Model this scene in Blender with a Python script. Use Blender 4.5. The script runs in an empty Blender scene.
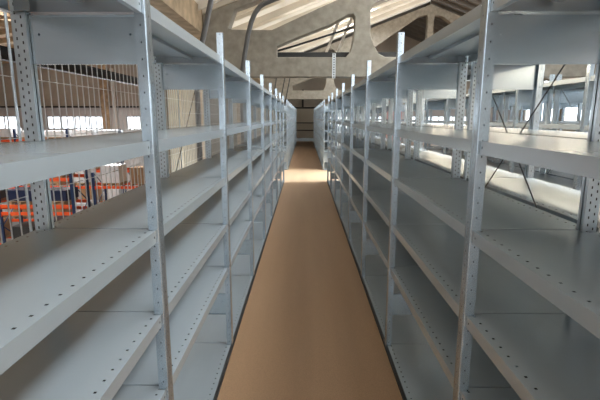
import bpy, bmesh, math, random
from mathutils import Vector, Matrix
random.seed(7)
S = bpy.context.scene
C = S.collection
R = math.radians

# ------------------------------------------------------------ camera, world, light, exposure
cd = bpy.data.cameras.new('camera'); cam = bpy.data.objects.new('camera', cd); C.objects.link(cam)
cam.location = (0, 0, 1.5)
cam.rotation_euler = (R(90 - 10.8), 0, R(0.58))
cd.sensor_width = 36; cd.lens = 36 * 435 / 600; cd.clip_start = 0.02; cd.clip_end = 200
S.camera = cam
S.view_settings.view_transform = 'Standard'; S.view_settings.look = 'None'
S.view_settings.gamma = 1; S.view_settings.use_curve_mapping = False
S.view_settings.exposure = 0.60
S.cycles.caustics_reflective = False; S.cycles.caustics_refractive = False
S.cycles.sample_clamp_indirect = 10.0; S.cycles.blur_glossy = 0.5; S.cycles.diffuse_bounces = 8; S.cycles.max_bounces = 12
w = bpy.data.worlds.new('sky'); S.world = w; w.use_nodes = True
bg = w.node_tree.nodes['Background']; bg.inputs[0].default_value = (0.86, 0.93, 1.0, 1); bg.inputs[1].default_value = 2.2

EAVE_X, RIDGE_X = -2.0, 5.8
SL = 0.38
def roof_h(x): return 3.8 + SL * (x + 2.0) if x <= RIDGE_X else 3.8 + SL * (RIDGE_X + 2) - SL * (x - RIDGE_X)

def area(name, loc, rot, sx, sy, power, col):
    l = bpy.data.lights.new(name, 'AREA'); l.shape = 'RECTANGLE'; l.size = sx; l.size_y = sy
    l.energy = power; l.color = col
    o = bpy.data.objects.new(name, l); C.objects.link(o); o.location = loc; o.rotation_euler = rot
    return o
SKY_PERIOD, SKY_W, SKY_X0, SKY_X1 = 1.5, 0.26, -0.6, 5.3
sky_y = [-5.6 + SKY_PERIOD * i for i in range(18)]
cx = (SKY_X0 + SKY_X1) / 2
for y in sky_y:      # daylight coming in at each roof light strip
    area('skylight_daylight', (cx, y, roof_h(cx) + 0.03), (0, -math.atan(SL), 0), (SKY_X1 - SKY_X0) / math.cos(math.atan(SL)), SKY_W,
         8, (1.0, 0.98, 0.95))
    area('skylight_daylight', (2.0, y, roof_h(2.0) + 0.02), (0, -math.atan(SL) + R(14), 0), 2.4, SKY_W,
         88, (0.88, 0.95, 1.0))
area('window_and_fill_light', (13.4, 11.0, 2.6), (0, R(78), 0), 1.4, 2.4, 600, (1, 0.97, 0.9))
area('window_and_fill_light', (13.4, 10.0, 3.3), (0, R(80), 0), 0.7, 30, 420, (0.88, 0.95, 1.0))
area('window_and_fill_light', (0.2, -6.6, 2.6), (R(76), 0, 0), 3.6, 2.2, 75, (0.86, 0.93, 1.0))  # added fill light behind the camera, brightens uprights and side panels
area('window_and_fill_light', (-12.0, 27.9, 1.15), (R(-90), 0, 0), 14, 0.8, 400, (0.9, 0.95, 1.0))
area('hall_fill_light', (-10.0, 14, 5.2), (0, 0, 0), 5, 22, 2800, (1.0, 0.96, 0.9)).data.spread = R(115)  # added fill light over the hall, whose roof has no skylight

# ------------------------------------------------------------ materials
def mat(name, base, rough=0.6, metal=0.0, noise=None, bump=0.0, spec=0.5):
    m = bpy.data.materials.new(name); m.use_nodes = True
    nt = m.node_tree; b = nt.nodes['Principled BSDF']
    b.inputs['Base Color'].default_value = (*base, 1); b.inputs['Roughness'].default_value = rough
    b.inputs['Metallic'].default_value = metal; b.inputs['Specular IOR Level'].default_value = spec
    if noise:
        sc, amt, stretch = noise
        tc = nt.nodes.new('ShaderNodeTexCoord'); mp = nt.nodes.new('ShaderNodeMapping'); mp.inputs['Scale'].default_value = stretch
        nt.links.new(tc.outputs['Object'], mp.inputs[0])
        n = nt.nodes.new('ShaderNodeTexNoise'); n.inputs['Scale'].default_value = sc; n.inputs['Detail'].default_value = 6
        nt.links.new(mp.outputs[0], n.inputs['Vector'])
        r = nt.nodes.new('ShaderNodeValToRGB')
        r.color_ramp.elements[0].position = 0.3; r.color_ramp.elements[1].position = 0.72
        r.color_ramp.elements[0].color = (*[c * (1 - amt) for c in base], 1)
        r.color_ramp.elements[1].color = (*[min(1, c * (1 + amt)) for c in base], 1)
        nt.links.new(n.outputs['Fac'], r.inputs[0]); nt.links.new(r.outputs[0], b.inputs['Base Color'])
        if bump:
            bp = nt.nodes.new('ShaderNodeBump'); bp.inputs['Strength'].default_value = bump; bp.inputs['Distance'].default_value = 0.01
            nt.links.new(n.outputs['Fac'], bp.inputs['Height']); nt.links.new(bp.outputs[0], b.inputs['Normal'])
    return m

def M2(nt, op, a, b_=None, c=None):
    n = nt.nodes.new('ShaderNodeMath'); n.operation = op
    for i, v in enumerate((a, b_, c)):
        if v is None: continue
        if isinstance(v, (int, float)): n.inputs[i].default_value = v
        else: nt.links.new(v, n.inputs[i])
    return n.outputs[0]

def punch(m, rules):
    """Punched holes: each rule = (list of (axis, centre, half width)), (repeat axis, pitch, half length, offset)."""
    nt = m.node_tree; b = nt.nodes['Principled BSDF']
    tc = nt.nodes.new('ShaderNodeTexCoord'); sp = nt.nodes.new('ShaderNodeSeparateXYZ')
    nt.links.new(tc.outputs['Object'], sp.inputs[0])
    total = None
    for bands, (ax, pitch, half, off) in rules:
        f = M2(nt, 'PINGPONG', M2(nt, 'ADD', sp.outputs[ax], off + 100 * pitch), pitch / 2)
        cur = M2(nt, 'GREATER_THAN', f, pitch / 2 - half)
        for a, c, hw in bands:
            d = M2(nt, 'ABSOLUTE', M2(nt, 'SUBTRACT', sp.outputs[a], c))
            cur = M2(nt, 'MULTIPLY', cur, M2(nt, 'LESS_THAN', d, hw))
        total = cur if total is None else M2(nt, 'MAXIMUM', total, cur)
    mx = nt.nodes.new('ShaderNodeMix'); mx.data_type = 'RGBA'
    src = b.inputs['Base Color'].links[0].from_socket if b.inputs['Base Color'].links else None
    if src: nt.links.new(src, mx.inputs[6])
    else: mx.inputs[6].default_value = b.inputs['Base Color'].default_value
    mx.inputs[7].default_value = (0.05, 0.055, 0.06, 1)
    nt.links.new(total, mx.inputs[0]); nt.links.new(mx.outputs[2], b.inputs['Base Color'])
    return m

GALV = (0.60, 0.655, 0.69)
m_galv = mat('galvanised_steel', GALV, 0.38, 0.75, (14, 0.10, (1, 1, 1)))
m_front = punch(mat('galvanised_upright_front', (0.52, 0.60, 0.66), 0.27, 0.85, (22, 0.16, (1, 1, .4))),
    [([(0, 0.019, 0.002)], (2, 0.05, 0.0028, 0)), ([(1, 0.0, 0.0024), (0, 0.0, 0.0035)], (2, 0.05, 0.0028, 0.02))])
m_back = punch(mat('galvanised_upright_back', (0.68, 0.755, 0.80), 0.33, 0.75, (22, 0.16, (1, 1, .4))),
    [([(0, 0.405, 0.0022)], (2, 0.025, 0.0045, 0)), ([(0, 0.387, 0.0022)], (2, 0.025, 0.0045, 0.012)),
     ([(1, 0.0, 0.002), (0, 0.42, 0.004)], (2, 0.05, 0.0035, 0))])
m_shelf = punch(mat('galvanised_shelf', (0.60, 0.675, 0.725), 0.27, 0.50, (3.0, 0.08, (1, .35, 1))),
    [([(0, 0.036, 0.0036), (2, 0.0, 0.0012)], (1, 0.05, 0.0036, 0.02)), ([(0, 0.389, 0.0036), (2, 0.0, 0.0012)], (1, 0.05, 0.0036, 0.02)),
     ([(1, 0.040, 0.0035), (2, -0.02, 0.0035)], (0, 1.0, 0.02, 0.5)), ([(1, 1.243, 0.0035), (2, -0.02, 0.0035)], (0, 1.0, 0.02, 0.5))])
m_plate = mat('galvanised_plate', (0.58, 0.67, 0.73), 0.25, 0.8, (2.2, 0.10, (1, 1, 3)))
m_brace = mat('dark_brace_rod', (0.12, 0.12, 0.12), 0.5, 0.6)
m_black = mat('black_floor_edge', (0.012, 0.012, 0.012), 0.6)
m_wire = mat('zinc_wire', (0.74, 0.75, 0.74), 0.4, 0.6)
m_chip = mat('chipboard', (0.45, 0.28, 0.158), 0.5, 0, (160, 0.16, (1, 1, 1)), 0.05)
_nt = m_chip.node_tree; _b = _nt.nodes['Principled BSDF']; _src = _b.inputs['Base Color'].links[0].from_socket
_tc = _nt.nodes.new('ShaderNodeTexCoord'); _mp = _nt.nodes.new('ShaderNodeMapping'); _mp.inputs['Scale'].default_value = (3.2, .22, 1)
_nt.links.new(_tc.outputs['Object'], _mp.inputs[0]); _n = _nt.nodes.new('ShaderNodeTexNoise'); _n.inputs['Scale'].default_value = 1.3; _n.inputs['Detail'].default_value = 4
_nt.links.new(_mp.outputs[0], _n.inputs['Vector'])
_rp = _nt.nodes.new('ShaderNodeValToRGB'); _rp.color_ramp.elements[0].position = .35; _rp.color_ramp.elements[0].color = (.88, .87, .86, 1)
_rp.color_ramp.elements[1].position = .65; _rp.color_ramp.elements[1].color = (1, 1, 1, 1)
_nt.links.new(_n.outputs['Fac'], _rp.inputs[0])
_mx = _nt.nodes.new('ShaderNodeMix'); _mx.data_type = 'RGBA'; _mx.blend_type = 'MULTIPLY'; _mx.inputs[0].default_value = 1
_nt.links.new(_src, _mx.inputs[6]); _nt.links.new(_rp.outputs[0], _mx.inputs[7]); _nt.links.new(_mx.outputs[2], _b.inputs['Base Color'])
m_conc = mat('concrete', (0.33, 0.297, 0.245), 0.85, 0, (7, 0.2, (1, 1, 1)), 0.25)
m_conc2 = mat('concrete_stained', (0.50, 0.37, 0.24), 0.85, 0, (4.0, 0.3, (1, 1, 1)), 0.2)
m_roof = mat('roof_panel', (0.80, 0.74, 0.64), 0.7, 0, (1.2, 0.12, (1, 1, 1)))
def translucent(m, f):
    nt = m.node_tree; b = nt.nodes['Principled BSDF']; out = nt.nodes['Material Output']
    t = nt.nodes.new('ShaderNodeBsdfTranslucent'); t.inputs[0].default_value = (1.0, .95, .87, 1)
    mx = nt.nodes.new('ShaderNodeMixShader'); mx.inputs[0].default_value = f
    nt.links.new(b.outputs[0], mx.inputs[1]); nt.links.new(t.outputs[0], mx.inputs[2]); nt.links.new(mx.outputs[0], out.inputs[0])
m_roofp = mat('roof_panel_translucent', (0.70, 0.64, 0.55), 0.7, 0, (1.2, 0.12, (1, 1, 1))); translucent(m_roofp, .40)
m_roof_shaded = mat('roof_panel_shaded', (0.20, 0.19, 0.175), 0.8, 0, (1.2, 0.2, (1, 1, 1)))  # shade of the unlit roof parts put into the panel colour
m_wall = mat('wall_plaster', (0.50, 0.45, 0.38), 0.85, 0, (1.5, 0.1, (1, 1, 1)))
m_part = mat('partition_plaster', (0.37, 0.32, 0.235), 0.85, 0, (2.5, 0.14, (1, 1, 1)))
m_panel = mat('end_wall_panel', (0.66, 0.60, 0.50), 0.8, 0, (1.5, 0.06, (1, 1, 1)))
m_wallg = mat('wall_cladding', (0.72, 0.71, 0.72), 0.7, 0, (1.5, 0.06, (1, 1, 1)))
m_hallfl = mat('hall_concrete_floor', (0.22, 0.21, 0.20), 0.6, 0, (1.0, 0.2, (1, 1, 1)))
m_dark = mat('dark_steel', (0.045, 0.045, 0.045), 0.55, 0.3)
m_pipe = mat('grey_pipe', (0.11, 0.105, 0.10), 0.45, 0.2)
m_orange = mat('orange_beam', (0.80, 0.10, 0.02), 0.45)
m_blue = mat('blue_upright', (0.015, 0.035, 0.10), 0.5)
m_card = mat('cardboard', (0.36, 0.22, 0.12), 0.85, 0, (5, 0.15, (1, 1, 1)))
m_tape = mat('packing_tape', (0.55, 0.42, 0.25), 0.4)
m_wrap = mat('stretch_wrap', (0.72, 0.74, 0.76), 0.25, 0, (9, 0.15, (1, 1, .3)), 0.4)
m_bluebin = mat('blue_plastic', (0.012, 0.02, 0.06), 0.45)
m_red = mat('red_plastic', (0.45, 0.02, 0.03), 0.5)
m_pink = mat('pale_pink_wrap', (0.75, 0.5, 0.52), 0.5)
m_wood = mat('pallet_wood', (0.38, 0.27, 0.16), 0.8)
m_frame = mat('window_frame', (0.65, 0.65, 0.64), 0.5)
m_white = mat('white_lamp_body', (0.85, 0.85, 0.83), 0.4)
m_glass = bpy.data.materials.new('glass'); m_glass.use_nodes = True
_b = m_glass.node_tree.nodes['Principled BSDF']; _b.inputs['Transmission Weight'].default_value = 1
_b.inputs['Roughness'].default_value = 0.0; _b.inputs['IOR'].default_value = 1.02; _b.inputs['Base Color'].default_value = (1, 1, 1, 1)
m_tube = bpy.data.materials.new('lamp_tube'); m_tube.use_nodes = True
_b = m_tube.node_tree.nodes['Principled BSDF']; _b.inputs['Emission Color'].default_value = (1, 0.98, 0.93, 1); _b.inputs['Emission Strength'].default_value = 1.0

# ------------------------------------------------------------ helpers
def box(bm, x0, x1, y0, y1, z0, z1):
    v = [bm.verts.new((x, y, z)) for z in (z0, z1) for y in (y0, y1) for x in (x0, x1)]
    for f in ((0, 2, 3, 1), (4, 5, 7, 6), (0, 1, 5, 4), (2, 6, 7, 3), (0, 4, 6, 2), (1, 3, 7, 5)):
        bm.faces.new([v[i] for i in f])
def prism(bm, pts, axis, a, b):
    """closed polygon extruded along an axis from a to b"""
    def P(u, v, t):
        return {'x': (t, u, v), 'y': (u, t, v), 'z': (u, v, t)}[axis]
    A = [bm.verts.new(P(u, v, a)) for u, v in pts]; B = [bm.verts.new(P(u, v, b)) for u, v in pts]
    bm.faces.new(A); bm.faces.new(B[::-1]); n = len(pts)
    for i in range(n): bm.faces.new([A[i], B[i], B[(i + 1) % n], A[(i + 1) % n]])
def tube(bm, path, r, seg=10):
    path = [Vector(p) for p in path]; rings = []
    for i, p in enumerate(path):
        d = (path[min(i + 1, len(path) - 1)] - path[max(i - 1, 0)]).normalized()
        a = d.orthogonal().normalized() if i == 0 else (ref - d * ref.dot(d)).normalized()
        ref = a; b = d.cross(a)
        rings.append([bm.verts.new(p + (a * math.cos(t) + b * math.sin(t)) * r) for t in [2 * math.pi * k / seg for k in range(seg)]])
    for q in range(len(rings) - 1):
        for k in range(seg):
            bm.faces.new([rings[q][k], rings[q][(k + 1) % seg], rings[q + 1][(k + 1) % seg], rings[q + 1][k]])
    bm.faces.new(rings[0][::-1]); bm.faces.new(rings[-1])
def me_of(name, bm, m):
    bmesh.ops.recalc_face_normals(bm, faces=bm.faces)
    me = bpy.data.meshes.new(name); bm.to_mesh(me); bm.free(); me.materials.append(m); return me
def link(name, me, parent=None, loc=(0, 0, 0)):
    o = bpy.data.objects.new(name, me); C.objects.link(o); o.parent = parent; o.location = loc; return o
def obj(name, fn, m, parent=None, loc=(0, 0, 0)):
    bm = bmesh.new(); fn(bm); return link(name, me_of(name, bm, m), parent, loc)
def bx(name, x0, x1, y0, y1, z0, z1, m, parent=None):
    cx_, cy_, cz_ = (x0 + x1) / 2, (y0 + y1) / 2, z0
    return obj(name, lambda bm: box(bm, x0 - cx_, x1 - cx_, y0 - cy_, y1 - cy_, 0, z1 - z0), m, parent, (cx_, cy_, cz_))
def struct(o): o['kind'] = 'structure'; return o
def tag(o, label, cat, group=None):
    o['label'] = label; o['category'] = cat
    if group: o['group'] = group
    return o
def thing(name, label, cat, loc=(0, 0, 0), rz=0, group=None):
    o = bpy.data.objects.new(name, None); C.objects.link(o); o.location = loc; o.rotation_euler = (0, 0, rz)
    o.empty_display_size = 0.1
    return tag(o, label, cat, group)
def copy_tree(o, parent=None):
    c = o.copy(); C.objects.link(c); c.parent = parent
    for ch in o.children: copy_tree(ch, c)
    return c

# ------------------------------------------------------------ the building
Y0, Y1 = -7.0, 28.5
XL, XR = -26.0, 13.8
struct(bx('floor', -1.5, XR, Y0, Y1, -0.28, -0.025, m_chip))
struct(bx('floor_lower', XL, -1.5, Y0, Y1, -4.6, -4.5, m_hallfl))

def wall_with_holes(name, axis, at, th, u0, u1, z0, z1, holes, m):
    """holes = list of (ua, ub, za, zb), sorted along u, all sharing z range"""
    def f(bm):
        def b(ua, ub, za, zb):
            if ub - ua < 1e-4 or zb - za < 1e-4: return
            if axis == 'y': box(bm, ua, ub, at, at + th, za, zb)
            else: box(bm, at, at + th, ua, ub, za, zb)
        za, zb = holes[0][2], holes[0][3]
        b(u0, u1, z0, za); b(u0, u1, zb, z1)
        cur = u0
        for (a, c, _, _) in holes: b(cur, a, za, zb); cur = c
        b(cur, u1, za, zb)
    return struct(obj(name, f, m))
# far end wall: pale cladding below, brownish concrete above, windows of four panes towards the hall
far_holes = [(-22.3, -18.6, .73, 1.56), (-16.75, -13.05, .73, 1.56), (-11.55, -7.85, .73, 1.56), (1.6, 5.3, .73, 1.56), (6.8, 10.5, .73, 1.56)]
wall_with_holes('wall_far', 'y', Y1, 0.25, XL, XR, -4.6, 2.1, far_holes, m_wallg)
struct(bx('wall_far_upper', XL, XR, Y1, Y1 + .25, 2.1, 8.5, m_wall))
# far end bay panelling behind the aisle
struct(bx('wall_far_panel', -3.3, 1.4, Y1 - .06, Y1 - .005, -0.02, 2.2, m_panel))
win_n = 0
def window(u0, u1, z0, z1, axis, at, n=4):
    global win_n; win_n += 1
    e = bpy.data.objects.new('window_%d' % win_n, None); C.objects.link(e); e['kind'] = 'structure'
    e.location = ((u0 + u1) / 2, at, z0) if axis == 'y' else (at, (u0 + u1) / 2, z0)
    L = u1 - u0; H = z1 - z0
    def fr(bm):
        def b(a, c, z, t):
            if axis == 'y': box(bm, a, c, -.03, .03, z, t)
            else: box(bm, -.03, .03, a, c, z, t)
        b(-L/2, L/2, 0, .05); b(-L/2, L/2, H - .05, H)
        for i in range(n + 1):
            c = -L/2 + .03 + (L - .06) * i / n; b(c - .03, c + .03, .05, H - .05)
    obj('window_frame', fr, m_frame, e)
    def gl(bm):
        if axis == 'y': box(bm, -L/2 + .06, L/2 - .06, -.004, .004, .05, H - .05)
        else: box(bm, -.004, .004, -L/2 + .06, L/2 - .06, .05, H - .05)
    obj('window_pane', gl, m_glass, e)
for (a, b, c, d) in far_holes: window(a, b, c, d, 'y', Y1 + .12)
rh = [(-5 + 4.2 * i, -1.2 + 4.2 * i, 1.1, 3.6) for i in range(8)]
wall_with_holes('wall_right', 'x', XR, 0.25, Y0, Y1 + .25, -4.6, 8.5, rh, m_wall)
for (a, b, c, d) in rh: window(a, b, c, d, 'x', XR + .12, 2)
wall_with_holes('wall_left', 'x', XL - .25, 0.25, Y0, Y1 + .25, -4.6, 8.5, [(-5 + 4.2 * i, -2.2 + 4.2 * i, 1.1, 2.3) for i in range(8)], m_wallg)
for i in range(8): window(-5 + 4.2 * i, -2.2 + 4.2 * i, 1.1, 2.3, 'x', XL - .12, 2)
bh = [(-20, -16, 1.8, 2.8), (-3, 0, 1.8, 2.8), (7.5, 10.5, 1.8, 2.8)]
wall_with_holes('wall_back', 'y', Y0 - .25, 0.25, XL, XR, -4.6, 8.5, bh, m_wallg)
for (a, b, c, d) in bh: window(a, b, c, d, 'y', Y0 - .12, 5)
# partition between the mezzanine's far half and the hall
struct(bx('wall_partition', -3.5, -3.3, 10.7, Y1, -4.5, 3.7, m_part))
for y in (13.5, 17.6, 21.7, 25.8): struct(bx('pillar_partition', -3.3, -3.14, y - .11, y + .11, -0.02, 3.6, m_conc2))

# roofs
def roof_left(bm):
    th = .12
    edges = []
    ys = sorted(sky_y)
    a = Y0; YE = 21.7
    for y in ys:
        edges.append((a, y - SKY_W / 2)); a = y + SKY_W / 2
    edges.append((a, YE))
    def slab(x0, x1, y0, y1, dz=0, t=th):
        prism(bm, [(x0, roof_h(x0) + dz), (x1, roof_h(x1) + dz), (x1, roof_h(x1) + dz + t), (x0, roof_h(x0) + dz + t)], 'y', y0, y1)
    slab(EAVE_X - .3, SKY_X0, Y0, YE); slab(SKY_X1, RIDGE_X, Y0, YE)
    for (p, q) in edges: slab(SKY_X0, SKY_X1, p, q)
struct(obj('ceiling', roof_left, m_roofp))
def roof_end(bm):
    prism(bm, [(EAVE_X - .3, roof_h(EAVE_X - .3)), (RIDGE_X, roof_h(RIDGE_X)), (RIDGE_X, roof_h(RIDGE_X) + .12), (EAVE_X - .3, roof_h(EAVE_X - .3) + .12)], 'y', 21.701, Y1)
struct(obj('ceiling_end', roof_end, m_roof_shaded))
def ribs(bm):
    for y in sky_y:
        for s in (-1, 1):
            yy = y + s * (SKY_W / 2 + .05)
            x0, x1 = EAVE_X - .2, RIDGE_X - .02
            prism(bm, [(x0, roof_h(x0) - .16), (x1, roof_h(x1) - .16), (x1, roof_h(x1) - .002), (x0, roof_h(x0) - .002)], 'y', yy - .03, yy + .03)
struct(obj('ceiling_rib', ribs, m_roof))
def skyglass(bm):
    for y in sky_y:
        x0, x1 = SKY_X0, SKY_X1
        prism(bm, [(x0, roof_h(x0) + .07), (x1, roof_h(x1) + .07), (x1, roof_h(x1) + .08), (x0, roof_h(x0) + .08)], 'y', y - SKY_W / 2 + .002, y + SKY_W / 2 - .002)
struct(obj('window_skylight', skyglass, m_glass))
def roof_right(bm):
    prism(bm, [(RIDGE_X, roof_h(RIDGE_X)), (XR, roof_h(XR)), (XR, roof_h(XR) + .12), (RIDGE_X, roof_h(RIDGE_X) + .12)], 'y', Y0, Y1)
    y = Y0 + .7
    while y < Y1:
        x0, x1 = RIDGE_X, XR
        prism(bm, [(x0, roof_h(x0) - .2), (x1, roof_h(x1) - .2), (x1, roof_h(x1) - .001), (x0, roof_h(x0) - .001)], 'y', y - .06, y + .06); y += .75
struct(obj('ceiling_far_slope', roof_right, m_roof_shaded))
def roof_hall(bm):
    h = lambda x: 3.9 + .16 * (-2.3 - x) if x > -14 else 3.9 + .16 * 11.7 - .16 * (-14 - x)
    for a, b in ((-14, -2.3), (XL, -14)):
        prism(bm, [(a, h(a)), (b, h(b)), (b, h(b) + .12), (a, h(a) + .12)], 'y', Y0, Y1)
        y = Y0 + .7
        while y < Y1:
            prism(bm, [(a, h(a) - .22), (b, h(b) - .22), (b, h(b) - .001), (a, h(a) - .001)], 'y', y - .08, y + .08); y += 1.5
struct(obj('ceiling_hall', roof_hall, m_conc2))
struct(bx('gutter_beam', -2.75, -2.12, Y0, Y1, 3.2, 3.7, m_conc2))

# concrete trusses (openings cut into one cast beam)
def truss_mesh():
    outer = [(-2.1, 2.33), (13.7, 2.33), (13.7, roof_h(13.7) - .22)] + [(RIDGE_X, roof_h(RIDGE_X) - .2), (-2.1, roof_h(-2.1) - .19)]
    o1 = [(-.58, 2.73), (-.58, 2.95), (-.18, 3.11), (.52, 3.37), (.9, 3.57), (1.0, 3.58), (1.04, 3.52), (1.03, 3.22), (1.0, 3.0), (.95, 2.83), (.86, 2.73)]
    o2 = [(-1.58, 3.31), (-1.5, 3.28), (-.68, 3.27), (.52, 3.79), (1.3, 4.10), (1.42, 4.2), (1.4, 4.55), (1.25, 4.62), (-.9, 3.86), (-1.43, 3.68)]
    o3 = [(1.68, 2.73), (1.54, 2.80), (1.43, 2.98), (1.36, 3.2), (1.35, 3.6), (1.4, 3.76), (1.95, 3.97), (2.5, 4.18), (5.3, 6.05), (5.62, 6.1), (5.66, 5.9), (5.66, 2.95), (5.62, 2.8), (5.5, 2.73)]
    o5 = [(1.95, 4.42), (5.2, 5.65), (5.4, 5.85), (5.4, 6.1), (5.2, 6.1), (1.95, 4.88), (1.85, 4.75), (1.85, 4.5)]
    holes = [o1, o2, o3]
    mir = [[(2 * RIDGE_X - x, z) for x, z in h] for h in (o1, o3)]
    cu = bpy.data.curves.new('truss_outline', 'CURVE'); cu.dimensions = '2D'; cu.fill_mode = 'BOTH'; cu.extrude = .15; cu.bevel_depth = .015
    cu.offset = -.015
    for pts in [outer] + holes + mir:
        sp = cu.splines.new('POLY'); sp.points.add(len(pts) - 1); sp.use_cyclic_u = True
        for i, (x, z) in enumerate(pts): sp.points[i].co = (x, z, 0, 1)
    t = bpy.data.objects.new('tmp', cu); C.objects.link(t)
    dg = bpy.context.evaluated_depsgraph_get()
    me = bpy.data.meshes.new_from_object(t.evaluated_get(dg))
    bpy.data.objects.remove(t)
    me.transform(Matrix.Rotation(R(90), 4, 'X')); me.materials.clear(); me.materials.append(m_conc)
    return me
tm = truss_mesh()
for i, (y, lab) in enumerate(((-2.5, 'concrete roof truss overhead behind the viewpoint'), (9.65, 'large cast concrete roof truss crossing above the near shelving'),
                              (21.4, 'distant cast concrete roof truss above the far shelving block'))):
    if i == 0: continue
    t = link('concrete_truss', tm, None, (0, y, 0)); tag(t, lab, 'roof truss', None)
for y in (9.65, 21.4):
    struct(bx('pillar_truss', -2.05, -1.52, y - .25, y + .25, -4.5, 2.325, m_conc))

# ------------------------------------------------------------ shelving rows
BAY = 1.283; DEPTH = .42; TOP = 1.985
LEVELS = [1.852, 1.425, 1.13, .83, .545, .0]
def upright_me(front):
    bm = bmesh.new(); t = .002; w_ = .024
    if front: xs, fl, s = 0.0, .036, 1
    else: xs, fl, s = DEPTH, .047, -1; w_ = .017
    # rolled channel: web facing the aisle with rounded bends, two flanges and small returns
    rr = .0045; rt = w_ - .003
    o = []
    o.append((fl, -w_ + rt)); o.append((fl, -w_))
    for q in range(5):
        a = math.pi * 1.5 - q * math.pi / 8; o.append((rr + rr * math.cos(a), -w_ + rr + rr * math.sin(a)))
    for q in range(5):
        a = math.pi - q * math.pi / 8; o.append((rr + rr * math.cos(a), w_ - rr + rr * math.sin(a)))
    o.append((fl, w_)); o.append((fl, w_ - rt))
    inn = [(fl - t, -w_ + rt), (fl - t, -w_ + t), (rr + .001, -w_ + t), (t, -w_ + rr + .001), (t, w_ - rr - .001), (rr + .001, w_ - t), (fl - t, w_ - t), (fl - t, w_ - rt)]
    pts = [(xs + s * x, y) for x, y in o + inn[::-1]]
    prism(bm, pts, 'z', -.0055, TOP)
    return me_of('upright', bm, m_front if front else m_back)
def shelf_me():
    bm = bmesh.new(); L = BAY; g = .003; t = .0015; lip = .042; n = .0265
    x0, x1 = .012, DEPTH - .004; cf, cb = .039, DEPTH - .050
    # deck with notched corners round the uprights
    pts = [(x0, n), (cf, n), (cf, g), (cb, g), (cb, n), (x1, n), (x1, L - n), (cb, L - n), (cb, L - g), (cf, L - g), (cf, L - n), (x0, L - n)]
    prism(bm, pts, 'z', -t, 0)
    # lips and returns
    box(bm, x0, x0 + t, n, L - n, -lip, -t); box(bm, x1 - t, x1, n, L - n, -lip, -t)
    box(bm, x0 + t, x0 + .018, n, L - n, -lip, -lip + t); box(bm, x1 - .018, x1 - t, n, L - n, -lip, -lip + t)
    for a in (g, L - g - t): box(bm, cf, cb, a, a + t, -lip + .004, -t)
    box(bm, cf, cb, g + t, g + .014, -lip + .004, -lip + .004 + t); box(bm, cf, cb, L - g - .014, L - g - t, -lip + .004, -lip + .004 + t)
    # stiffening channel below the deck
    box(bm, .18, .22, .03, L - .03, -.016, -t - .0003)
    # corner brackets beside the uprights
    for xa, xb in ((x0 + .0185, cf + .02), (cb - .02, x1 - .0185)):
        for ya, yb in ((n + .0005, n + .0025), (L - n - .0025, L - n - .0005)):
            box(bm, xa, xb, ya, yb, -lip + .006, -t - .0003)
    return me_of('shelf', bm, m_shelf)
def plate_me():
    bm = bmesh.new(); box(bm, .0375, DEPTH - .0485, -.001, .001, 0, .145)
    box(bm, .0375, DEPTH - .0485, .001, .010, 0, .0015); box(bm, .0375, DEPTH - .0485, .001, .010, .1435, .145)
    for x in (.06, DEPTH - .075): tube(bm, [(x, -.004, .09), (x, .001, .09)], .004, 8)
    return me_of('side_panel', bm, m_plate)
ME_F, ME_B, ME_S, ME_P = upright_me(True), upright_me(False), shelf_me(), plate_me()
def rod_me(up):
    bm = bmesh.new(); x = DEPTH + (.0045 if up else .0105)
    a, b = (.79, 1.96) if up else (1.96, .79)
    tube(bm, [(x, .0, a), (x, BAY, b)], .003, 6); return me_of('cross_brace', bm, m_brace)
ME_R = [rod_me(True), rod_me(False)]
_edge_strips = {}
def edge_strip_me(n):
    if n not in _edge_strips:
        bm = bmesh.new(); box(bm, -.004, .0125, -.024, n * BAY + .024, -.024, -.006); _edge_strips[n] = me_of('floor_edge_strip', bm, m_black)  # black strip along the floor edge below the shelf fronts
    return _edge_strips[n]
def shelving(label, xf, y0, n, rz, braces=(), group=None, levels=LEVELS):
    """row of n bays. local: front plane x=0, depth +x, bays along +y. rz = 0: front faces -X; rz = pi: front faces +X."""
    e = thing('shelving_row', label, 'shelving', (xf, y0 if rz == 0 else y0 + n * BAY, 0), rz, group)
    for k in range(n + 1):
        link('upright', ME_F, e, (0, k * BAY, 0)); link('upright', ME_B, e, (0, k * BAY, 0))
        link('side_panel', ME_P, e, (0, k * BAY, 1.662)); link('side_panel', ME_P, e, (0, k * BAY, .21))
    for k in range(n):
        for z in levels: link('shelf', ME_S, e, (0, k * BAY, z))
    for k in braces:
        for m in (ME_R if rz == 0 else ME_R[1:]): link('cross_brace', m, e, (0, k * BAY, 0))
    link('floor_edge_strip', edge_strip_me(n), e)
    return e
PI = math.pi
YA, NA = 0.135, 8           # near block
YB, NB = 12.7, 11          # far block
LX, RX = -.481, .546
shelving('long empty galvanised shelving row in front of the wire mesh, near end of the aisle', LX, YA, NA, PI, braces=(NA - 3,))
shelving('far galvanised shelving row past the cross aisle, in line with the mesh-backed row', LX, YB, NB, PI)
shelving('long empty galvanised shelving row across the near aisle from the wire mesh row', RX, YA, NA, 0, braces=(1,))
shelving('far galvanised shelving row past the cross aisle, facing the one beside the partition wall', RX, YB, NB, 0)
shelving('brightly lit shelving row standing back to back behind the near row opposite the mesh', RX + 2 * DEPTH + .03, YA, NA, PI)
shelving('far shelving row back to back behind the one across from the partition wall', RX + 2 * DEPTH + .03, YB, NB, PI)
xx = RX + 2 * DEPTH + .03 + 1.07
names = ['second', 'third', 'fourth', 'fifth']
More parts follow.
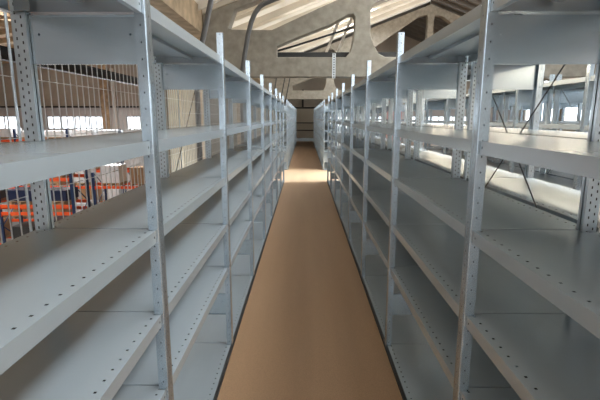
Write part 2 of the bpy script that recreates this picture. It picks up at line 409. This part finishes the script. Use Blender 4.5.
for i in range(4):
    shelving('%s shelving pair deep beyond the brightly lit row, its row nearer the viewer' % names[i], xx, YA, NA, 0, braces=(3,))
    shelving('%s shelving pair deep beyond the brightly lit row, its row turned away' % names[i], xx + 2 * DEPTH + .03, YA, NA, PI)
    if i == 0:
        CX = xx
        shelving('far shelving row carrying red and pink boxes past the cross aisle', xx, YB, NB, 0)
        shelving('far shelving row just behind the one with red and pink boxes', xx + 2 * DEPTH + .03, YB, NB, PI)
    xx += 2 * DEPTH + .03 + 1.07

# ------------------------------------------------------------ wire mesh behind the near left row
mesh = thing('wire_mesh_screen', 'zinc wire mesh screen along the back of the near shelving row, above the hall', 'wire mesh', (-.965, 0, 0))
def panel(y0, y1, dz):
    def f(bm):
        y = .03; t = .0017
        L = y1 - y0
        while y < L - .02:
            box(bm, -t, t, y - t, y + t, -.02, 1.93); y += .05
        z = .03
        while z < 1.93:
            box(bm, t, t + .003, .0, L, z - .0012, z + .0012); z += dz
    obj('mesh_panel', f, m_wire, mesh, (0, y0, 0))
yy = -.45
for i, dz in enumerate((.2, .2, .1, .1, .1, .1)):
    panel(yy, yy + 1.93, dz)
    def pf(bm): tube(bm, [(0, 0, -.024), (0, 0, 1.96)], .005, 8)
    obj('mesh_post', pf, m_galv, mesh, (-.02, yy + 1.93 + .03, 0)); yy += 1.96

# ------------------------------------------------------------ service runs and things under the roof
tag(obj('grey_pipe', lambda bm: tube(bm, [(-1.44, 6, -.024), (-1.44, 6, 2.1), (-1.41, 6, 2.25), (-1.37, 6, 2.39), (-1.29, 6, 2.68), (-1.2, 6, 3.02), (-1.1, 6, 3.4), (-1.0, 6, 4.02)], .036, 12), m_pipe),
    'straight grey pipe leaning up to the roof behind the near shelving row', 'pipe')
tag(obj('bent_pipe', lambda bm: tube(bm, [(-1.12, 8, -.024), (-1.12, 8, 2.0), (-1.11, 8, 2.27), (-1.05, 8, 2.6), (-.99, 8, 2.91), (-.93, 8, 3.12), (-.86, 8, 3.27), (-.77, 8, 3.38), (-.68, 8, 3.43), (-.5, 8, 3.5), (-.34, 8, 3.54), (.6, 8, 3.9), (1.3, 8, 4.6)], .042, 12), m_pipe),
    'dark grey pipe bending over in front of the large concrete truss', 'pipe')
ri = ['farthest from the aisle', 'in the middle', 'closest to the aisle']
for i, (a, b) in enumerate((((-1.0, 2.86), (-1.2, 1.6)), ((-.70, 2.86), (-.90, 1.87)), ((-.52, 2.86), (-.72, 1.87)))):
    dx = (a[0] - b[0]) / (a[1] - b[1])
    tag(obj('hanger_rod', lambda bm: tube(bm, [(a[0] + dx * .7, 16, a[1] + .7), (a[0], 16, a[1]), (b[0], 16, b[1])], .018, 8), m_dark),
        'thin dark slanting rod above the far shelving, the one %s' % ri[i], 'hanger rod', 'slanting hanger rods')
rail = thing('cable_tray', 'dark cable tray with a slim lamp running along the large truss', 'cable tray', (1.8, 9.87, 2.76))
obj('tray', lambda bm: (box(bm, -2.6, 2.4, -.04, -.03, 0, .115), box(bm, -2.6, 2.4, .03, .04, 0, .115), box(bm, -2.6, 2.4, -.03, .03, 0, .008)), m_dark, rail)
for x in (-2.3, -.9, .6, 2.1): obj('bracket', lambda bm: box(bm, -.02, .02, .041, .047, -.03, .12), m_galv, rail, (x, 0, 0))
lt = obj('lamp_body', lambda bm: box(bm, -1.9, -.8, -.02, .02, -.028, -.002), m_white, rail)
obj('lamp_tube', lambda bm: tube(bm, [(-1.88, 0, -.036), (-.82, 0, -.036)], .008, 8), m_tube, lt)
hb = punch(mat('galvanised_strip', (0.66, 0.70, 0.72), 0.4, 0.6), [([(0, 0.0, 0.012)], (2, 0.05, 0.012, 0))])
tag(obj('hanging_strip', lambda bm: (box(bm, -.035, .035, -.003, .003, 0, .50), box(bm, -.035, -.031, -.02, -.003, 0, .50), box(bm, .031, .035, -.02, -.003, 0, .50)), hb, None, (.615, 9.485, 2.30)),
    'perforated galvanised strip hanging on the bottom chord of the large truss', 'bracket')
tag(obj('tie_bar', lambda bm: tube(bm, [(-.6, 9.84, 2.9), (-.17, 9.84, 3.02), (1.02, 9.84, 3.38), (1.3, 9.84, 3.46)], .022, 8), m_dark), 'thin dark tie bar slanting across the truss opening', 'bar')
for i, (p, q, lab) in enumerate((((.64, 2.7), (1.06, 3.72), 'pale timber strut standing steeply behind the truss opening, nearer the concrete post'),
                                 ((.40, 2.7), (.86, 3.85), 'pale timber strut standing steeply behind the truss opening, nearer its sloping chord'))):
    tag(obj('timber_strut', lambda bm: prism(bm, [(p[0] - .03, p[1]), (p[0] + .03, p[1]), (q[0] + .03, q[1]), (q[0] - .03, q[1])], 'y', 9.93, 9.985), m_roof), lab, 'strut')
tag(obj('crane_beam', lambda bm: (box(bm, -.12, .12, -17.7, 17.7, 0, .03), box(bm, -.015, .015, -17.7, 17.7, .03, .30), box(bm, -.12, .12, -17.7, 17.7, .30, .33)), m_dark, None, (-7.8, 10.75, 2.95)),
    'long dark steel beam running the length of the hall above the pallet racks', 'beam')
tag(obj('wall_pipe', lambda bm: tube(bm, [(XL + .5, Y1 - .14, 2.14), (-4.0, Y1 - .14, 2.14)], .05, 8), m_dark), 'dark pipe running above the windows on the hall end wall', 'pipe')
dp = obj('drain_pipe', lambda bm: tube(bm, [(0, 0, -4.5), (0, 0, 4.5)], .12, 10), m_white, None, (-12.15, Y1 - .2, 0)); tag(dp, 'white drain pipe on the hall end wall between two windows', 'pipe')
struct(bx('pillar_hall', -12.95, -12.5, Y1 - .3, Y1 - .003, -4.5, 5.0, m_dark if False else m_conc2))
gr = thing('guard_rail', 'dark steel guard rail with grey kick board closing the far end of the aisle', 'guard rail', (.2, Y1 - .4, -.025))
for z, r in ((2.1, .055), (1.16, .035), (.69, .035)): obj('rail', lambda bm: tube(bm, [(-.85, 0, z), (.75, 0, z)], r, 8), m_dark, gr)
for x in (-.8, .72): obj('post', lambda bm: box(bm, -.03, .03, .06, .11, 0, 2.2), m_dark, gr, (x, 0, 0))
obj('kick_board', lambda bm: box(bm, -.78, .70, -.01, .02, .005, .2), m_plate, gr)
tag(bx('vertical_duct', -.17, -.05, Y1 - .2, Y1 - .07, 2.05, 3.2, m_dark), 'short dark vertical duct above the guard rail on the end wall', 'duct')

# strip lamps added to brighten the second aisle
lx = RX + 2 * DEPTH + .03 + .80
for i in range(6):
    y = YA + BAY * (i + .5)
    e = thing('added_strip_lamp', 'added slim white strip lamp on arms over the second aisle, %s along from the viewer' % ['first', 'second', 'third', 'fourth', 'fifth', 'sixth'][i], 'lamp', (lx, y, 2.0), 0, 'added strip lamps over the second aisle')
    obj('lamp_body', lambda bm: box(bm, -.04, .04, -.6, .6, .02, .06), m_white, e)
    obj('lamp_tube', lambda bm: tube(bm, [(0, -.58, .0), (0, .58, .0)], .013, 8), m_tube, e)
    for q in (-.55, .55): obj('arm', lambda bm: box(bm, .041, .36, q - .01, q + .01, .02, .035), m_galv, e)
    a = area('added_strip_light', (-.01, 0, -.02), (0, R(4), 0), .1, 1.15, 6, (1.0, .84, .62)); a.parent = e
e = thing('added_flood_lamp', 'added flood lamp under the roof, brightening the cross aisle', 'lamp', (4.6, 11.4, 4.6))  # lamp added to make the bright patch on the cross aisle floor
obj('housing', lambda bm: (box(bm, -.25, .25, -.25, .25, 0, .12), box(bm, -.2, .2, -.2, .2, .12, .2)), m_dark, e)
obj('suspension_wire', lambda bm: tube(bm, [(0, 0, .2), (0, 0, roof_h(4.6) - 4.85)], .006, 5), m_dark, e)
a = area('added_flood_light', (0, 0, -.02), (0, R(42), 0), .4, .4, 150, (.66, .84, 1.0)); a.data.spread = R(44); a.parent = e
# ------------------------------------------------------------ red and pink boxes on the far shelving
def carton(x, y, z, sx, sy, sz, m, label, name='carton', cat='box', group=None, tape=True):
    e = thing(name, label, cat, (x, y, z), 0, group)
    def f(bm):
        box(bm, -sx/2, sx/2, -sy/2, sy/2, 0, sz)
        bmesh.ops.bevel(bm, geom=bm.edges[:], offset=.012, segments=2, affect='EDGES')
    obj('body', f, m, e)
    if tape: obj('tape', lambda bm: (box(bm, -sx/2 + .01, sx/2 - .01, -.03, .03, sz, sz + .002), box(bm, -.03, .03, -sy/2 - .002, -sy/2, sz * .55, sz - .012)), m_tape, e)
    return e
places = ['on the shelf nearest the cross aisle', 'one bay farther in', 'two bays farther in']
for i, k in enumerate((4, 5, 6)):
    carton(CX + .2, YB + k * BAY + .5, 1.1305, .3, .55, .23, m_red, 'red box on the far shelving at eye level, %s' % places[i], 'red_box', 'box', 'red boxes on far shelving', False)
for i, z in enumerate((.8305, 1.1305, 1.4255)):
    carton(CX + .2, YB + .6, z, .3, .8, .24, m_pink, 'pink wrapped box on the far shelving end bay, %s' % ['lowest of three', 'middle of three', 'topmost of three'][i], 'pink_box', 'box', 'pink wrapped boxes on far shelving', False)

# ------------------------------------------------------------ pallet racks in the hall below
def pallet_rack(label, x0, y, nb, bw, zs, top, depth=1.1):
    e = thing('pallet_rack', label, 'pallet rack', (x0, y, -4.5))
    for i in range(nb + 1):
        def up(bm):
            for yy_ in (0, depth):
                box(bm, -.055, .055, yy_ - .04, yy_ + .04, 0, top + 4.5)
            z = .4; s = 0
            while z + .8 < top + 4.5:
                a, b = (.04, depth - .04) if s % 2 == 0 else (depth - .04, .04)
                tube(bm, [(0, a, z), (0, b, z + .8)], .02, 6); z += .8; s += 1
        obj('upright_frame', up, m_blue, e, (i * bw, 0, 0))
    for i in range(nb):
        for z in zs:
            for yy_ in (0, depth):
                def bf(bm):
                    box(bm, .058, bw - .058, yy_ - .025, yy_ + .025, z + 4.5 - .12, z + 4.5)
                    for q in (.058, bw - .066): box(bm, q, q + .008, yy_ - .055, yy_ + .055, z + 4.5 - .16, z + 4.5 - .001)
                obj('beam', bf, m_orange, e, (i * bw, 0, 0))
    return e
pallet_rack('orange and blue pallet rack nearest the mesh, loaded with dark goods', -14.0, 15.6, 2, 2.76, (-3.15, -1.95, -1.68, -.68), -.35)
pallet_rack('orange and blue pallet rack one row deeper, in line with brown cartons', -17.4, 18.9, 4, 2.7, (-3.0, -1.50), -.9)
pallet_rack('tallest orange and blue pallet rack farthest down the hall, white bundles on top', -17.5, 22.3, 4, 2.7, (-3.0, -1.2, .36), .9)
def on(zlist): pass
def pallet(x, y, z, label):
    e = thing('pallet', label, 'pallet', (x, y, z), 0, 'wooden pallets in the hall racks')
    obj('deck', lambda bm: [box(bm, -.4, .4, -.5 + i * .21, -.39 + i * .21, .1, .122) for i in range(5)], m_wood, e)
    for q in (-.34, 0, .34): obj('bearer', lambda bm: box(bm, -.05, .05, -.5, .5, 0, .0995), m_wood, e, (q, 0, 0))
rng = random.Random(3)
lev = {0: 'top beams', 1: 'middle beams', 2: 'lowest beams'}
k = 0
for (rx, ry, nb, bw, zs, nm) in ((-14.0, 15.6, 2, 2.76, (-3.15, -1.68, -.68), 'nearest rack'), (-17.4, 18.9, 4, 2.7, (-3.0, -1.50), 'middle rack'), (-17.5, 22.3, 4, 2.7, (-3.0, -1.2, .36), 'farthest rack')):
    for i in range(nb):
        for li, z in enumerate(zs):
            for s in (0, 1):
                x = rx + i * bw + .72 + s * 1.26; y = ry + .55
                gap = [zz - z for zz in zs if zz > z + .1]; hmax = min(.8, (min(gap) - .42) if gap else .8)
                if nm == 'nearest rack' and li == 2 and (i, s) != (0, 0): hmax = .5
                bay = ['first', 'second', 'third', 'fourth'][nb - 1 - i] + ' bay'; pos = ['outer', 'inner'][s]
                lv = {3: ['low', 'middle', 'top'], 2: ['low', 'top']}[len(zs)][li]
                where = 'on the %s level of the %s, %s %s' % (lv, nm, bay, pos)
                pallet(x, y, z + .001, 'wooden pallet ' + where)
                zz = z + .1235
                if nm == 'farthest rack' and li == 2:
                    h = .28 + .2 * rng.random()
                    carton(x, y, zz, .95, .9, h, m_wrap, 'white wrapped bundle ' + where, 'wrapped_bundle', 'bundle', 'white wrapped bundles', False)
                elif nm == 'nearest rack' and li < 2:
                    m = [m_bluebin, m_card, m_dark, m_bluebin][(i * 2 + s + li) % 4]
                    nmn = {m_bluebin: ('blue_crate', 'dark blue crate'), m_card: ('carton', 'brown carton'), m_dark: ('black_crate', 'black crate')}[m]
                    carton(x, y, zz, .95, .9, hmax * (.6 + .35 * rng.random()), m, nmn[1] + ' ' + where, nmn[0], 'crate' if m is not m_card else 'carton', 'goods in the hall racks', m is m_card)
                else:
                    m = [m_card, m_wrap, m_card, m_wrap][(i + s) % 4]
                    carton(x, y, zz, .8, .9, hmax * (.7 + .3 * rng.random()), m, ('brown carton ' if m is m_card else 'grey wrapped load ') + where,
                           'carton' if m is m_card else 'wrapped_load', 'carton' if m is m_card else 'load', 'goods in the hall racks', m is m_card)
